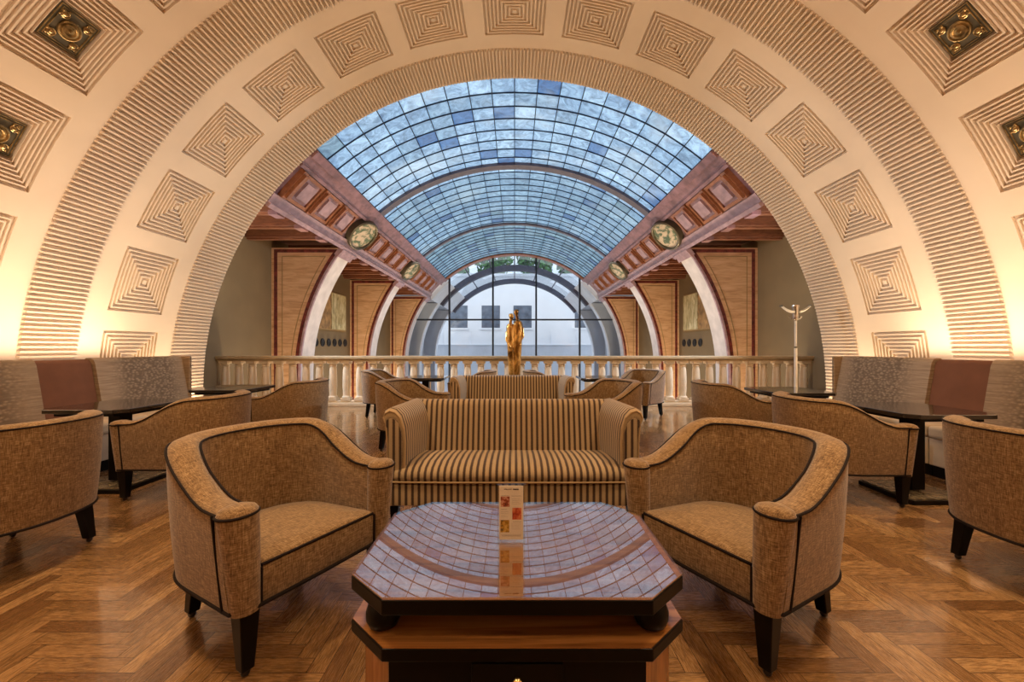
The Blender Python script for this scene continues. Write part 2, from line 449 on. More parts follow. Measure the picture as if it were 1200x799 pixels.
def coffer_profile(centre):
    # (inset fraction 0..1 of the half size, height into the room)
    pr = [(0, 0), (.006, -.026), (.08, -.026)]
    n = 7; a0 = .075; a1 = .93 if not centre else .53
    n = 7 if not centre else 5
    p = (a1 - a0) / n
    for k in range(n):
        b = a0 + p * k
        pr += [(b + .05 * p, .0), (b + .42 * p, .0), (b + .48 * p, -.026), (b + p, -.026)]
    if centre: pr += [(.535, .0), (.545, .0), (.55, -.035)]
    else: pr += [(.935, -.003)]
    return pr
def coffer(c, ym, centre):
    mb = MB(); S = 6; loops = []
    for d, h in coffer_profile(centre):
        a = AH * (1 - d); b = YH * (1 - d); L = []
        for k in range(S): L.append(V(c - a + 2 * a * k / S, ym - b, h))
        for k in range(S): L.append(V(c + a, ym - b + 2 * b * k / S, h))
        for k in range(S): L.append(V(c + a - 2 * a * k / S, ym + b, h))
        for k in range(S): L.append(V(c - a, ym + b - 2 * b * k / S, h))
        loops.append(L)
    mb.loft(loops, True, False, True)
    return obj('coffer', mb, M['plaster'], ceiling)
for c in CANG: coffer(c, 5.545, False)
for c in CANG: coffer(c, 3.615, True)

# bronze rosettes set in the near row of coffers
def rosette(c, label):
    root = thing('bronze_rosette', label, 'ceiling ornament', V(c, 3.615, -.026), 0, 'bronze rosettes of the vault coffers')
    a = math.radians(c)
    # local frame: x tangent, y along the vault, z into the room
    ex = Vector((-math.sin(a), 0, math.cos(a))); ez = Vector((-math.cos(a), 0, -math.sin(a))); ey = Vector((0, 1, 0))
    if ex.cross(ey).dot(ez) < 0: ex = -ex
    root.rotation_euler = Matrix((ex, ey, ez)).transposed().to_euler()
    return root
ROS = {29.7: 'lower bronze rosette in a square ceiling coffer, on the floor lamp side',
       41.76: 'upper bronze rosette in a square ceiling coffer, on the floor lamp side',
       138.24: 'upper bronze rosette in a square ceiling coffer, opposite the floor lamp',
       150.3: 'lower bronze rosette in a square ceiling coffer, opposite the floor lamp'}
proto = None
for c, lb in ROS.items():
    r = rosette(c, lb)
    if proto is None:
        hx, hy = .18, .165
        mb = MB(); mb.box(-hx, hx, -hy, hy, 0, .012)
        pl = obj('plate', mb, M['bronze_d'], r, bevel=.003)
        mb = MB()
        for k in (.012, .034):
            mb.tube([(-hx + k, -hy + k, .014), (hx - k, -hy + k, .014), (hx - k, hy - k, .014), (-hx + k, hy - k, .014)], .006, True, 6)
        fr = obj('rim', mb, M['bronze'], r)
        mb = MB(); mb.lathe([(.088, .012), (.088, .026), (.078, .03), (.072, .018), (.062, .018), (.058, .03), (.046, .032), (.04, .022), (.018, .024), (.012, .04), (.001, .044)], 28)
        bs = obj('boss', mb, M['bronze'], r, smooth=40)
        rs = []
        for dx, dy in ((1, 1), (-1, 1), (1, -1), (-1, -1)):
            mb = MB(); kx, ky = .098, .09
            mb.lathe([(.034, .012), (.034, .022), (.028, .026), (.022, .018), (.012, .03), (.001, .034)], 18, dx * kx, dy * ky)
            for e in range(3):
                an = math.atan2(dy, dx) + (e - 1) * 1.2
                mb.ball((dx * kx + .034 * math.cos(an), dy * ky + .034 * math.sin(an), .016), .015, .015, .012, 8, 5)
            rs.append(obj('flower', mb, M['bronze'], r, smooth=40))
        proto = [pl, fr, bs] + rs
    else:
        for p in proto:
            q = p.copy(); C.objects.link(q); q.parent = r

# ------------------------------------------------------------------ floor, walls
mb = MB(); mb.box(-6.1, 6.1, -3.5, 8.42, -.35, 0)
struct(obj('floor', mb, M['parquet']), 'oak herringbone parquet floor')
mb = MB(); mb.box(-6.3, 6.3, 8.42, 20.2, -3.3, -3.0)
struct(obj('floor_hall', mb, M['hallfloor']), 'pale stone floor of the lower hall')
mb = MB(); mb.box(-6.3, 6.3, 8.40, 8.43, -3.0, -.35)
struct(obj('wall_landing', mb, M['tan']))
for s, nm in ((-1, 'wall_left'), (1, 'wall_right')):
    mb = MB(); x0, x1 = sorted((s * 6.1, s * 6.3)); mb.box(x0, x1, 6.9, 20.2, -3.0, 4.3)
    struct(obj(nm, mb, M['tan']), 'tan plaster side wall')
mb = MB()      # arch wall with the round opening
n = 48; lo = []; hi = []
for y in (6.89, 6.905):
    inner = [V(T0 + (T1 - T0) * k / n, y, -.0 if y > 7 else 0) for k in range(n + 1)]
    outer = []
    for p in inner:
        a = math.atan2(p[2] - CZ, p[0]); r = 1 / max(abs(math.cos(a)) / 6.6, abs(math.sin(a)) / 6.2)
        outer.append((r * math.cos(a), y, CZ + r * math.sin(a)))
    lo.append(inner); hi.append(outer)
mb.loft([hi[0], lo[0], lo[1], hi[1]], False)
struct(obj('wall_arch', mb, M['plaster']), 'plaster wall around the round arch')
mb = MB(); mb.prism([V(T0 + (T1 - T0) * k / n, 0, -.1)[0::2] for k in range(n + 1)], -3.7, -3.5, 'y')
struct(obj('wall_back', mb, M['plaster']))

# ------------------------------------------------------------------ skylight = window_2
TS = 50.5; NP = 18; PS = math.radians(180 - 2 * TS) * R / NP
Y0, Y1 = 6.91, 20.2
mbs = {'a': MB(), 'b': MB(), 'c': MB()}
rows = int(round((Y1 - Y0) / PS)); PS2 = (Y1 - Y0) / rows
for j in range(rows):
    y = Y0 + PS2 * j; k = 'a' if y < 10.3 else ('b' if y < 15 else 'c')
    for i in range(NP):
        a = TS + (180 - 2 * TS) * i / NP; b = TS + (180 - 2 * TS) * (i + 1) / NP
        e = .002
        mbs[k].quad(V(a, y, -.03), V(a, y + PS2, -.03), V(b, y + PS2, -.03), V(b, y, -.03), [(i + e, j + e), (i + e, j + 1 - e), (i + 1 - e, j + 1 - e), (i + 1 - e, j + e)])
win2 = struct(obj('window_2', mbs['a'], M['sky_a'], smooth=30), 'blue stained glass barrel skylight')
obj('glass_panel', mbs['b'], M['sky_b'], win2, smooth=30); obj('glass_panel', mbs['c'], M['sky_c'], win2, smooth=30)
mb = MB()
for j in range(rows + 1):
    y = Y0 + PS2 * j; arcstrip(mb, TS, 180 - TS, y - .008, y + .008, -.03, -.006, 36)
for i in range(NP + 1):
    a = TS + (180 - 2 * TS) * i / NP; w = .09 * (1.5 if i in (0, NP) else 1)
    mb.hexa([V(a - w, Y0, -.028), V(a + w, Y0, -.028), V(a + w, Y1, -.028), V(a - w, Y1, -.028), V(a - w, Y0, .006), V(a + w, Y0, .006), V(a + w, Y1, .006), V(a - w, Y1, .006)])
obj('glazing_bars', mb, M['bar'], win2)
for y0, y1 in ((10.1, 10.36), (14.95, 15.1), (19.8, 20.2)):
    mb = MB(); arcstrip(mb, TS, 180 - TS, y0, y1, -.03, .045, 40); obj('rib', mb, M['rib'] if y0 < 19 else M['panelwood'], win2, smooth=30)

# ------------------------------------------------------------------ entablature bands (trim) on both sides
PIERS = [(10.0, 10.65), (14.77, 15.42), (19.55, 20.2)]
MEDY = [10.32, 15.1]
def side(th, s): return th if s > 0 else 180 - th
def sarc(mb, s, t0, t1, y0, y1, h0, h1, n=1):
    arcbox(mb, side(t0, s), side(t1, s), y0, y1, h0, h1, n)
for s, nm in ((-1, 'trim_1'), (1, 'trim_2')):
    mb = MB()
    arcstrip(mb, side(36.7, s), side(50.5, s), 6.92, 20.2, -.25, -.05, 10)
    tr = struct(fixn(obj(nm, mb, M['mauve'], smooth=30)), 'brown-red wood entablature under the skylight')
    mb = MB(); sarc(mb, s, 46.2, 50.5, 6.92, 20.2, -.06, .0, 3); sarc(mb, s, 48.9, 50.5, 6.92, 20.2, .0, .05, 1); sarc(mb, s, 46.2, 46.9, 6.92, 20.2, 0, .03)
    fixn(obj('upper_moulding', mb, M['mauve'], tr))
    mb = MB(); sarc(mb, s, 36.7, 39.3, 6.92, 20.2, -.06, .01, 2); sarc(mb, s, 36.5, 37.4, 6.92, 20.2, .01, .07, 1)
    fixn(obj('lower_moulding', mb, M['mauve_l'], tr))
    segs = [(7.1, 9.62, 3), (11.02, 14.40, 4), (15.80, 19.5, 4)]
    for a, b, k in segs:
        p = (b - a) / k
        for q in range(k):
            y = a + p * q
            if y < 6.9: continue
            yy = y
            mb = MB()
            sarc(mb, s, 39.9, 45.6, y + p * .22, y + p * .90, -.05, -.02, 2)
            sarc(mb, s, 40.9, 44.6, y + p * .36, y + p * .78, -.02, .03, 2)
            pn = obj('panel', mb, M['mauve_l'], tr)
            mb = MB()
            e0, e1 = y + p * .20, y + p * .94
            sarc(mb, s, 39.5, 40.2, e0, e1, -.05, .02); sarc(mb, s, 45.3, 46.0, e0, e1, -.05, .02)
            sarc(mb, s, 40.2, 45.3, e0, e0 + p * .07, -.05, .02, 2); sarc(mb, s, 40.2, 45.3, e1 - p * .07, e1, -.05, .02, 2)
            obj('panel_frame', mb, M['panelwood'], pn)
            mb = MB(); sarc(mb, s, 39.4, 46.1, yy - p * .03, yy + p * .13, -.05, .05, 3); sarc(mb, s, 39.8, 45.6, yy, yy + p * .08, .05, .11, 3)
            obj('panel_fin', mb, M['panelwood'], tr)

# medallions
def ovalpts(s, ym, ra, ry, h, n=28):
    return [V(side(42.8 + ra * math.sin(2 * PI * k / n), s), ym + ry * math.cos(2 * PI * k / n), h) for k in range(n)]
MLAB = {(-1, 0): 'oval painted medallion above the first marble pier opposite the floor lamp', (-1, 1): 'smaller oval medallion above the second pier opposite the floor lamp',
        (1, 0): 'oval painted medallion above the first marble pier on the floor lamp side', (1, 1): 'smaller oval medallion above the second pier on the floor lamp side'}
for s in (-1, 1):
    for k, ym in enumerate(MEDY):
        root = thing('oval_medallion', MLAB[(s, k)], 'medallion', (0, 0, 0), 0, 'oval medallions of the entablature')
        mb = MB(); n = 32
        mb.loft([ovalpts(s, ym, 4.6, .62, -.05, n), ovalpts(s, ym, 4.6, .62, .09, n), ovalpts(s, ym, 4.3, .575, .11, n), ovalpts(s, ym, 4.0, .54, .09, n), ovalpts(s, ym, 3.95, .53, .05, n)], True)
        fixn(obj('frame', mb, M['bronze_d'], root, smooth=40))
        mb = MB()
        mb.loft([ovalpts(s, ym, 4.1, .55, .055, n), ovalpts(s, ym, 3.0, .40, .075, n), ovalpts(s, ym, 1.2, .16, .085, n)], True, False, True)
        fixn(obj('relief', mb, M['relief'], root, smooth=60))

# ------------------------------------------------------------------ bay ceilings with beams
for s, nm in ((-1, 'ceiling_bay_left'), (1, 'ceiling_bay_right')):
    mb = MB(); x0, x1 = sorted((s * 4.33, s * 6.1)); mb.box(x0, x1, 7.05, 20.2, 3.95, 4.1)
    cl = struct(obj(nm, mb, M['redwood']), 'dark red timber bay ceiling')
    y = 7.3
    while y < 19.4:
        if not any(a - .22 < y < b + .05 for a, b in PIERS):
            mb = MB(); mb.box(x0, x1, y, y + .2, 3.70, 3.95); mb.box(x0, x1, y + .05, y + .15, 3.66, 3.70)
            b = obj('beam', mb, M['redwood'], cl)
            mb = MB(); c0, c1 = sorted((s * 4.34, s * 4.5)); mb.box(c0, c1, y - .03, y + .23, 3.63, 3.71)
            obj('corbel', mb, M['mauve'], b)
        y += .86

# ------------------------------------------------------------------ marble piers
def pier_curve(r, s, z0=-3.0, ztop=3.70, n=22):
    """points from the floor up the vault curve at radius r"""
    a1 = math.asin(min(1, (ztop - CZ) / r))
    pts = [(s * r, z0)]
    for k in range(n + 1):
        a = a1 * k / n; pts.append((s * r * math.cos(a), CZ + r * math.sin(a)))
    return pts
def ribbon(mb, A, B, y0, y1):
    """band between polylines A and B (xz), as a thin solid from y0 to y1"""
    loops = [[(a[0], y0, a[1]), (b[0], y0, b[1]), (b[0], y1, b[1]), (a[0], y1, a[1])] for a, b in zip(A, B)]
    mb.loft(loops, True, True, True)
for s in (-1, 1):
    for y0, y1 in PIERS:
        mb = MB(); c = pier_curve(R + .0, s)
        poly = c + [(s * 6.1, 3.70), (s * 6.1, -3.0)]
        mb.prism(poly, y0, y1, 'y')
        p = struct(fixn(obj('pillar', mb, M['travertine'])), 'honey travertine pier with red marble border')
        mb = MB()
        ribbon(mb, pier_curve(R + .035, s, ztop=3.66), pier_curve(R + .115, s, ztop=3.66), y0 - .012, y0 + .01)
        xt = abs(pier_curve(R + .115, s, ztop=3.66)[-1][0])
        x0, x1 = sorted((s * (xt - .08), s * 6.03)); mb.box(x0, x1, y0 - .012, y0 + .01, 3.58, 3.66)
        x0, x1 = sorted((s * 5.95, s * 6.03)); mb.box(x0, x1, y0 - .012, y0 + .01, -3, 3.58)
        fixn(obj('red_border', mb, M['redmarble'], p))
        mb = MB()
        ribbon(mb, pier_curve(R + .215, s, ztop=3.49), pier_curve(R + .235, s, ztop=3.49), y0 - .006, y0 + .01)
        xt = abs(pier_curve(R + .235, s, ztop=3.49)[-1][0])
        x0, x1 = sorted((s * (xt - .02), s * 5.84)); mb.box(x0, x1, y0 - .006, y0 + .01, 3.47, 3.49)
        x0, x1 = sorted((s * 5.82, s * 5.84)); mb.box(x0, x1, y0 - .006, y0 + .01, -3, 3.47)
        fixn(obj('inlay_line', mb, M['gold_line'], p))
        mb = MB()
        ribbon(mb, pier_curve(R + .005, s, ztop=3.55), pier_curve(R - .02, s, ztop=3.55), y0 - .02, y1 + .005)
        fixn(obj('marble_facing', mb, M['white_marble'], p, smooth=30))
        mb = MB()
        ribbon(mb, pier_curve(R + .02, s, ztop=3.55), pier_curve(R - .03, s, ztop=3.55), y0 - .03, y0 + .03)
        fixn(obj('edge_moulding', mb, M['mauve_l'], p, smooth=30))
        mb = MB(); sarc(mb, s, 34.2, 36.6, y0 - .05, y1 + .05, -.05, .06, 2); sarc(mb, s, 35.6, 36.6, y0 - .08, y1 + .08, .0, .09)
        fixn(obj('capital', mb, M['mauve_l'], p))

# side wall paintings and round wall vents
for s, lb in ((-1, 'pale abstract painting in two panels on tan wall opposite the floor lamp'), (1, 'pale abstract painting in two panels on tan wall of the floor lamp side')):
    root = thing('wall_painting', lb, 'painting', (s * 6.09, 13.25, 2.41), 0, 'paintings on the hall side walls')
    x0, x1 = sorted((0, -s * .05))
    mb = MB(); mb.box(x0, x1, -.95, 1.03, -.64, .64); obj('frame', mb, M['gold_line'], root, bevel=.01)
    a, b = sorted((-s * .05, -s * .062))
    mb = MB(); mb.box(a, b, -.10, .99, -.60, .60); obj('canvas', mb, M['painting'], root)
    mb = MB(); mb.box(a, b, -.91, -.13, -.60, .60); obj('canvas', mb, M['paint_b'], root)
VLAB = ['first', 'second', 'third', 'fourth', 'fifth', 'sixth']
for s, n_ in ((-1, 6), (1, 4)):
    for k in range(n_):
        y = 14.32 - .42 * k
        mb = MB()
        mb.lathe([(.13, 0), (.13, .03), (.10, .035), (.09, .02), (.04, .02), (.03, .03), (.001, .03)], 20)
        o = obj('round_wall_vent', mb, M['black'], smooth=40)
        o.rotation_euler = (0, -s * PI / 2, 0); o.location = (s * 6.1, y, 1.36)
        tag(o, f'round black wall vent, {VLAB[k]} from the second pier, ' + ('opposite the floor lamp' if s < 0 else 'on the floor lamp side'), 'wall vent', 'round vents below the paintings')

# ------------------------------------------------------------------ end glazing = window_1
YG = 20.15
mb = MB()
c = pier_curve(R - .02, 1, ztop=CZ + R - .03)
half = [(x, z) for x, z in c]
poly = half + [(-x, z) for x, z in half[::-1]]
mb.prism(poly, YG - .012, YG, 'y')
win1 = struct(fixn(obj('window_1', mb, M['glass'])), 'tall round-headed glass end wall')
mb = MB()
def ztop(x): return CZ + math.sqrt(max(.01, R * R - x * x)) - .05
for x in (-3.29, -1.09, 1.09, 3.29):
    mb.box(x - .045, x + .045, YG - .06, YG + .06, -3, ztop(x))
mb.box(-4.95, 4.95, YG - .05, YG + .05, 2.56, 2.64)
obj('mullions', mb, M['steel'], win1)

# ------------------------------------------------------------------ outside: arcade, building, ground, trees
out = thing('glass_arcade', 'white outdoor arcade with dark hoops and glass roof beyond the end window', 'arcade', (0, 20.3, 0))
for (y0, y1, hh) in ((22.5, 22.9, .3), (27.0, 27.4, .3)):
    mb = MB(); arcstrip(mb, 37, 143, y0 - 20.3, y1 - 20.3, 0, hh, 40); obj('hoop', mb, M['hoop'], out, smooth=30)
for s in (-1, 1):
    mb = MB(); arcstrip(mb, side(36.7, s), side(50.5, s), .1, 7.1, -.1, .12, 8); obj('cornice', mb, M['outwhite'], out)
    for y0 in (22.5, 26.9):
        mb = MB(); cc = pier_curve(R, s, z0=-2.6); poly = cc + [(s * 6.1, 3.7), (s * 6.1, -2.6)]
        mb.prism(poly, y0 - 20.3, y0 - 20.3 + .5, 'y'); fixn(obj('pier', mb, M['outgrey'], out))
        mb = MB(); ribbon(mb, pier_curve(R, s, z0=-2.6), pier_curve(R - .05, s, z0=-2.6), y0 - 20.3 - .03, y0 - 20.3 + .55); fixn(obj('pier_facing', mb, M['outwhite'], out))
    mb = MB(); x0, x1 = sorted((s * 6.1, s * 6.25)); mb.box(x0, x1, .1, 7.3, -2.6, 3.9); obj('side_wall', mb, M['outgrey'], out)
    mb = MB(); x0, x1 = sorted((s * 4.3, s * 6.25)); mb.box(x0, x1, .1, 7.3, 3.75, 3.9); obj('side_roof', mb, M['outgrey'], out)
mb = MB(); arcstrip(mb, 50.5, 129.5, .1, 7.1, -.02, -.005, 30); obj('glass_roof', mb, M['glass'], out, smooth=30)
mb = MB()
for a in (62, 76, 90, 104, 118):
    arcbox(mb, a - .35, a + .35, .1, 7.1, -.04, .04)
obj('roof_bars', mb, M['rib'], out)
mb = MB(); mb.box(-30, 30, 20.3, 60, -2.9, -2.6)
struct(obj('ground', mb, M['pave']), 'pale paving outside')
YB = 36.0
bl = thing('building', 'white rendered building with grey windows across the street', 'building', (0, YB, -2.6))
mb = MB(); mb.box(-14, 14, 0, 6, 0, 10.2); obj('wall', mb, M['facade'], bl)
mb = MB(); mb.box(-14.1, 14.1, -.12, 6.1, 10.2, 10.45); obj('parapet', mb, M['facade'], bl)
WX = [(-5.9, -4.25), (-2.97, -1.32), (-.1, 1.54), (2.7, 4.35), (5.44, 7.1), (-8.8, -7.1), (8.3, 10.0)]
for z0, z1 in ((5.57, 7.58),):
    for k, (x0, x1) in enumerate(WX):
        if k in (3,) : continue
        if z0 > 8 and k not in (1, 2): continue
        mb = MB(); mb.box(x0, x1, -.03, .05, z0, z1); w = obj('window', mb, M['winblue'], bl)
        mb = MB(); mb.box(x0 - .12, x1 + .12, -.14, .0, z0 - .18, z0 - .02); obj('sill', mb, M['facade'], w)
        xm = (x0 + x1) / 2
mb = MB(); mb.box(-14, 14, -.10, 0, 3.95, 4.05)
for x in (-6.5, -4, 3.3, 5.6): mb.box(x - .03, x + .03, -.08, 0, 4.05, 5.3)
obj('string_course', mb, M['outwhite'], bl)
mb = MB(); mb.box(-12, 12, 33.0, 33.25, -2.6, 1.35); mb.box(-12, 12, 32.95, 33.3, 1.35, 1.43)
tag(obj('garden_wall', mb, M['outgrey']), 'low grey wall in front of the white building', 'wall')
def tree(x, y, z0, zc, rx, rz, label):
    root = thing('tree', label, 'tree', (x, y, z0), 0, 'trees above the white building')
    mb = MB(); mb.lathe([(.18, 0), (.13, zc * .6), (.06, zc)], 8); obj('trunk', mb, M['bark'], root)
    mb = MB()
    for k in range(1100):
        while True:
            p = Vector((random.uniform(-1, 1), random.uniform(-1, 1), random.uniform(-1, 1)))
            if .35 < p.length < 1: break
        q = Vector((p.x * rx, p.y * rx * .8, zc + p.z * rz)); a = Vector((random.uniform(-1, 1), random.uniform(-1, 1), random.uniform(-1, 1))).normalized()
        b = a.orthogonal().normalized(); L = random.uniform(.2, .4)
        mb.quad(q - a * L, q + b * L * .55, q + a * L, q - b * L * .55)
    obj('foliage', mb, M['leaf'], root)
for x, zc, rx, lb in ((-5.6, 3.0, 1.9, 'green tree above the building roof, first from the side opposite the floor lamp'), (-1.9, 3.5, 2.1, 'green tree above the building roof, second from the side opposite the floor lamp'),
                      (1.9, 3.3, 2.0, 'green tree above the building roof, second from the floor lamp side'), (5.4, 2.9, 1.9, 'green tree above the building roof, first from the floor lamp side')):
    tree(x * 1.25, YB + 9, -2.6, zc + 10.4, rx * 1.05, 2.4, lb)

# ------------------------------------------------------------------ balustrade
bal = thing('balustrade', 'cream stone balustrade across the open edge of the parquet floor', 'balustrade', (0, 8.22, 0))
mb = MB(); mb.box(-6.09, 6.09, -.10, .10, .0, .07); mb.box(-6.09, 6.09, -.08, .08, .07, .11); obj('plinth', mb, M['balustone'], bal, bevel=.008)
mb = MB(); mb.box(-6.09, 6.09, -.12, .12, .96, 1.025); mb.box(-6.09, 6.09, -.09, .09, .915, .96); obj('handrail', mb, M['handrail'], bal, bevel=.012)
bp = MB()
bp.box(-.092, .092, -.088, .088, .11, .165)
bp.lathe([(.085, .165), (.09, .18), (.085, .195), (.072, .205), (.068, .23), (.078, .40), (.078, .52), (.070, .74), (.064, .80), (.072, .81), (.072, .825), (.066, .832), (.068, .85), (.085, .868)], 14)
bp.box(-.09, .09, -.085, .085, .868, .918)
b0 = None
nb = 44
for k in range(nb):
    x = -5.96 + 11.92 * k / (nb - 1)
    if b0 is None: b0 = obj('baluster', bp, M['balustone'], bal, smooth=35); b0.location = (x, 0, 0)
    else:
        q = b0.copy(); C.objects.link(q); q.parent = bal; q.location = (x, 0, 0)

# ------------------------------------------------------------------ tub chair
def sup(a, e): return math.copysign(abs(a) ** e, a)
def upath(rx, ry, yc, yf, n=40):
    """U plan: from (-rx, yf) back round to (rx, yf)"""
    pts = [(-rx, yf + (yc - yf) * k / 8) for k in range(8)]
    e = 2 / 2.3
    for k in range(n + 1):
        a = PI - PI * k / n
        pts.append((rx * sup(math.cos(a), e), yc + ry * sup(math.sin(a), e)))
    pts += [(rx, yc + (yf - yc) * (k + 1) / 8) for k in range(8)]
    return pts
def chair_h(y):
    t = min(1, max(0, (y + .20) / .46)); t = t * t * (3 - 2 * t)
    return .625 + .175 * t
ZB = .255
def make_chair(label, mat, group):
    root = thing('tub_chair', label, 'armchair', (0, 0, 0), 0, group)
    outp = upath(.388, .385, .02, -.29); inp = upath(.283, .285, .02, -.29); n = len(outp)
    midp = [((a[0] + b[0]) / 2, (a[1] + b[1]) / 2) for a, b in zip(outp, inp)]
    def sc(p, k): return (p[0] * k, (p[1] - .02) * (k if p[1] > .02 else 1) + .02)
    rows = []
    H = [chair_h(p[1]) for p in outp]
    NL = 7
    for k in range(NL + 1):
        t = k / NL; s = .925 + .075 * (1 - (1 - t) ** 1.7)
        rows.append([(*sc(p, s), ZB + (h - .018 - ZB) * t) for p, h in zip(outp, H)])
    lerp = lambda a, b, t: (a[0] + (b[0] - a[0]) * t, a[1] + (b[1] - a[1]) * t)
    rows.append([(*lerp(o, i, .10), h - .003) for o, i, h in zip(outp, inp, H)])
    rows.append([(*lerp(o, i, .35), h + .008) for o, i, h in zip(outp, inp, H)])
    rows.append([(*lerp(o, i, .65), h + .006) for o, i, h in zip(outp, inp, H)])
    rows.append([(*lerp(o, i, .90), h - .006) for o, i, h in zip(outp, inp, H)])
    rows.append([(*i, h - .02) for i, h in zip(inp, H)])
    for k in range(1, 4):
        rows.append([(*sc(i, 1 - .03 * k / 3), h - .02 - (h - .02 - .33) * k / 3) for i, h in zip(inp, H)])
    mb = MB(); ids = mb.loft(rows, False)
    for e in (0, -1):
        mb.face([r[e] for r in ids] if e == 0 else [r[e] for r in ids][::-1])
    mb.face([r for r in ids[0]] + [])if False else None
    fixn(obj('tub_back', mb, mat, root, smooth=50))
    mb = MB(); mb.tube([(p[0] * 1.004, p[1], h - .014) for p, h in zip(outp, H)], .005)
    obj('outer_piping', mb, M['piping'], root, smooth=80)
    mb = MB(); mb.tube([(p[0] * .985, p[1] if p[1] < .02 else .02 + (p[1] - .02) * .985, h - .013) for p, h in zip(inp, H)], .005)
    obj('inner_piping', mb, M['piping'], root, smooth=80)
    # bottom welt
    bot = [sc(p, .928) for p in outp]
    mb = MB(); mb.tube([(p[0], p[1], ZB + .002) for p in bot] + [(.29, -.325, ZB), (.0, -.33, ZB), (-.29, -.325, ZB)], .0075, True)
    obj('bottom_welt', mb, M['piping'], root, smooth=80)
    # arm fronts
    for s in (-1, 1):
        cx = s * .335; cy = -.292
        prof = [(.054, ZB - .01), (.057, ZB + .05), (.064, .42), (.070, .55), (.073, .618), (.072, .632), (.064, .645), (.045, .653), (.018, .657)]
        mb = MB(); N = 22
        loops = []
        for r, z in [(r, z - .020 if z > .5 else z) for r, z in prof]:
            lean = (z - ZB) / .38; x0 = s * (.306 + .027 * min(1, lean)); 
            loops.append([(x0 + r * .93 * math.cos(2 * PI * i / N), cy + r * .80 * math.sin(2 * PI * i / N), z) for i in range(N)])
        mb.loft(loops, True, True, True)
        a = fixn(obj('arm_front', mb, mat, root, smooth=55))
        mb = MB(); x0 = s * .333
        mb.tube([(x0 + .0735 * .93 * math.cos(2 * PI * i / 20), cy + .0735 * .80 * math.sin(2 * PI * i / 20), (.607)) for i in range(20)], .005, True)
        obj('cap_piping', mb, M['piping'], a, smooth=80)
        mb = MB()
        mb.tube([(s * (.362 + .034 * (z - ZB) / .37), cy + .042, z) for z in (ZB, .35, .45, .55, .61)], .005)
        obj('seam_piping', mb, M['piping'], a, smooth=80)
    # seat cushion
    sp = [(-.262, -.315)] + [(x * .97, .02 + (y - .02) * .97) for x, y in upath(.272, .272, .02, -.285, 24)] + [(.262, -.315)]
    sp = [p for p in sp]
    def shrink(k): return [(x * k, .0 + (y - .0) * k) for x, y in sp]
    zt = lambda y: .402 - .035 * max(0, (y + .3) / .55)
    loops = []
    for k, dz in ((.985, None), (1.0, None), (1.0, -.02), (.985, -.004), (.95, .006), (.6, .016), (.2, .018)):
        loops.append([(x, y, zt(y) + dz if dz is not None else (ZB - .005 if k < 1 else ZB + .015)) for x, y in shrink(k)])
    mb = MB(); mb.loft(loops, True, True, True)
    st = fixn(obj('seat_cushion', mb, mat, root, smooth=50))
    mb = MB(); pp = shrink(.995); mb.tube([(x, y, zt(y) - .008) for x, y in pp], .0058, True)
    obj('seat_piping', mb, M['piping'], st, smooth=80)
    for s in (-1, 1):
        mb = MB(); mb.tube([(s * .264, -.318, z) for z in (ZB, .33, .39)], .0055); obj('corner_piping', mb, M['piping'], st)
    # legs
    for s in (-1, 1):
        for (x, y, dx, dy, w) in ((.303, -.285, 0, -.0, .072), (.225, .235, .015, .03, .064)):
            mb = MB(); mb.taper(s * (x + dx), y + dy, .044, .028, w, ZB + .01, -s * dx, -dy)
            lg = obj('leg', mb, M['ebony'], root, bevel=.004)
            mb = MB(); mb.ball((s * (x + dx), y + dy, .016), .016, .016, .016, 10, 6); mb.lathe([(.012, .02), (.012, .03)], 8, s * (x + dx), y + dy)
            obj('foot_glide', mb, M['castor'], lg, smooth=60)
    return root
R90 = PI / 2
def face_to(dx, dy): return math.atan2(dx, -dy)
ch = make_chair('golden tweed tub chair beside the low table, nearer pair, opposite the floor lamp side', M['tweed'], 'tub chairs around the low table')
ch.location = (-1.088, 1.858, 0); ch.rotation_euler[2] = math.radians(61.3)
CH = [
 ((1.03, 1.86), math.radians(-61.3), 'golden tweed tub chair beside the low table, nearer pair, on the floor lamp side', 'tub chairs around the low table'),
 ((-1.23, 4.78), math.radians(77), 'tub chair half hidden behind the front striped sofa, opposite the floor lamp side', 'tub chairs between the sofas'),
 ((1.08, 4.74), math.radians(-66), 'tub chair half hidden behind the front striped sofa, on the floor lamp side', 'tub chairs between the sofas'),
 ((-2.89, 2.22), -R90, 'tub chair seen from behind, cut by the picture edge, opposite the lamp side', 'tub chairs along the benches'),
 ((2.78, 2.02), R90, 'tub chair seen from behind, cut by the picture edge, nearest on the floor lamp side', 'tub chairs along the benches'),
 ((-2.76, 3.42), -R90, 'tub chair pushed up to the nearer black table opposite the floor lamp side', 'tub chairs along the benches'),
 ((2.62, 3.29), R90, 'tub chair pushed up to the nearer black table on the floor lamp side', 'tub chairs along the benches'),
 ((-2.75, 4.92), -R90, 'tub chair at the farther black table by the bench opposite the floor lamp', 'tub chairs along the benches'),
 ((2.5, 4.62), R90, 'tub chair at the farther black table by the bench below the floor lamp', 'tub chairs along the benches'),
 ((-2.25, 7.0), face_to(1, .06), 'tub chair by the balustrade facing away, outer chair opposite the floor lamp side', 'tub chairs by the balustrade'),
 ((2.2, 6.98), face_to(-.8, -.6), 'tub chair by the balustrade with its seat showing, outer chair on the floor lamp side', 'tub chairs by the balustrade'),
 ((-.72, 6.85), face_to(-1, .1), 'tub chair top just showing over the back sofa, before the statue, opposite the lamp', 'tub chairs by the balustrade'),
 ((.55, 6.85), face_to(1, .1), 'tub chair top just showing over the back sofa, just past the statue toward the lamp', 'tub chairs by the balustrade'),
]
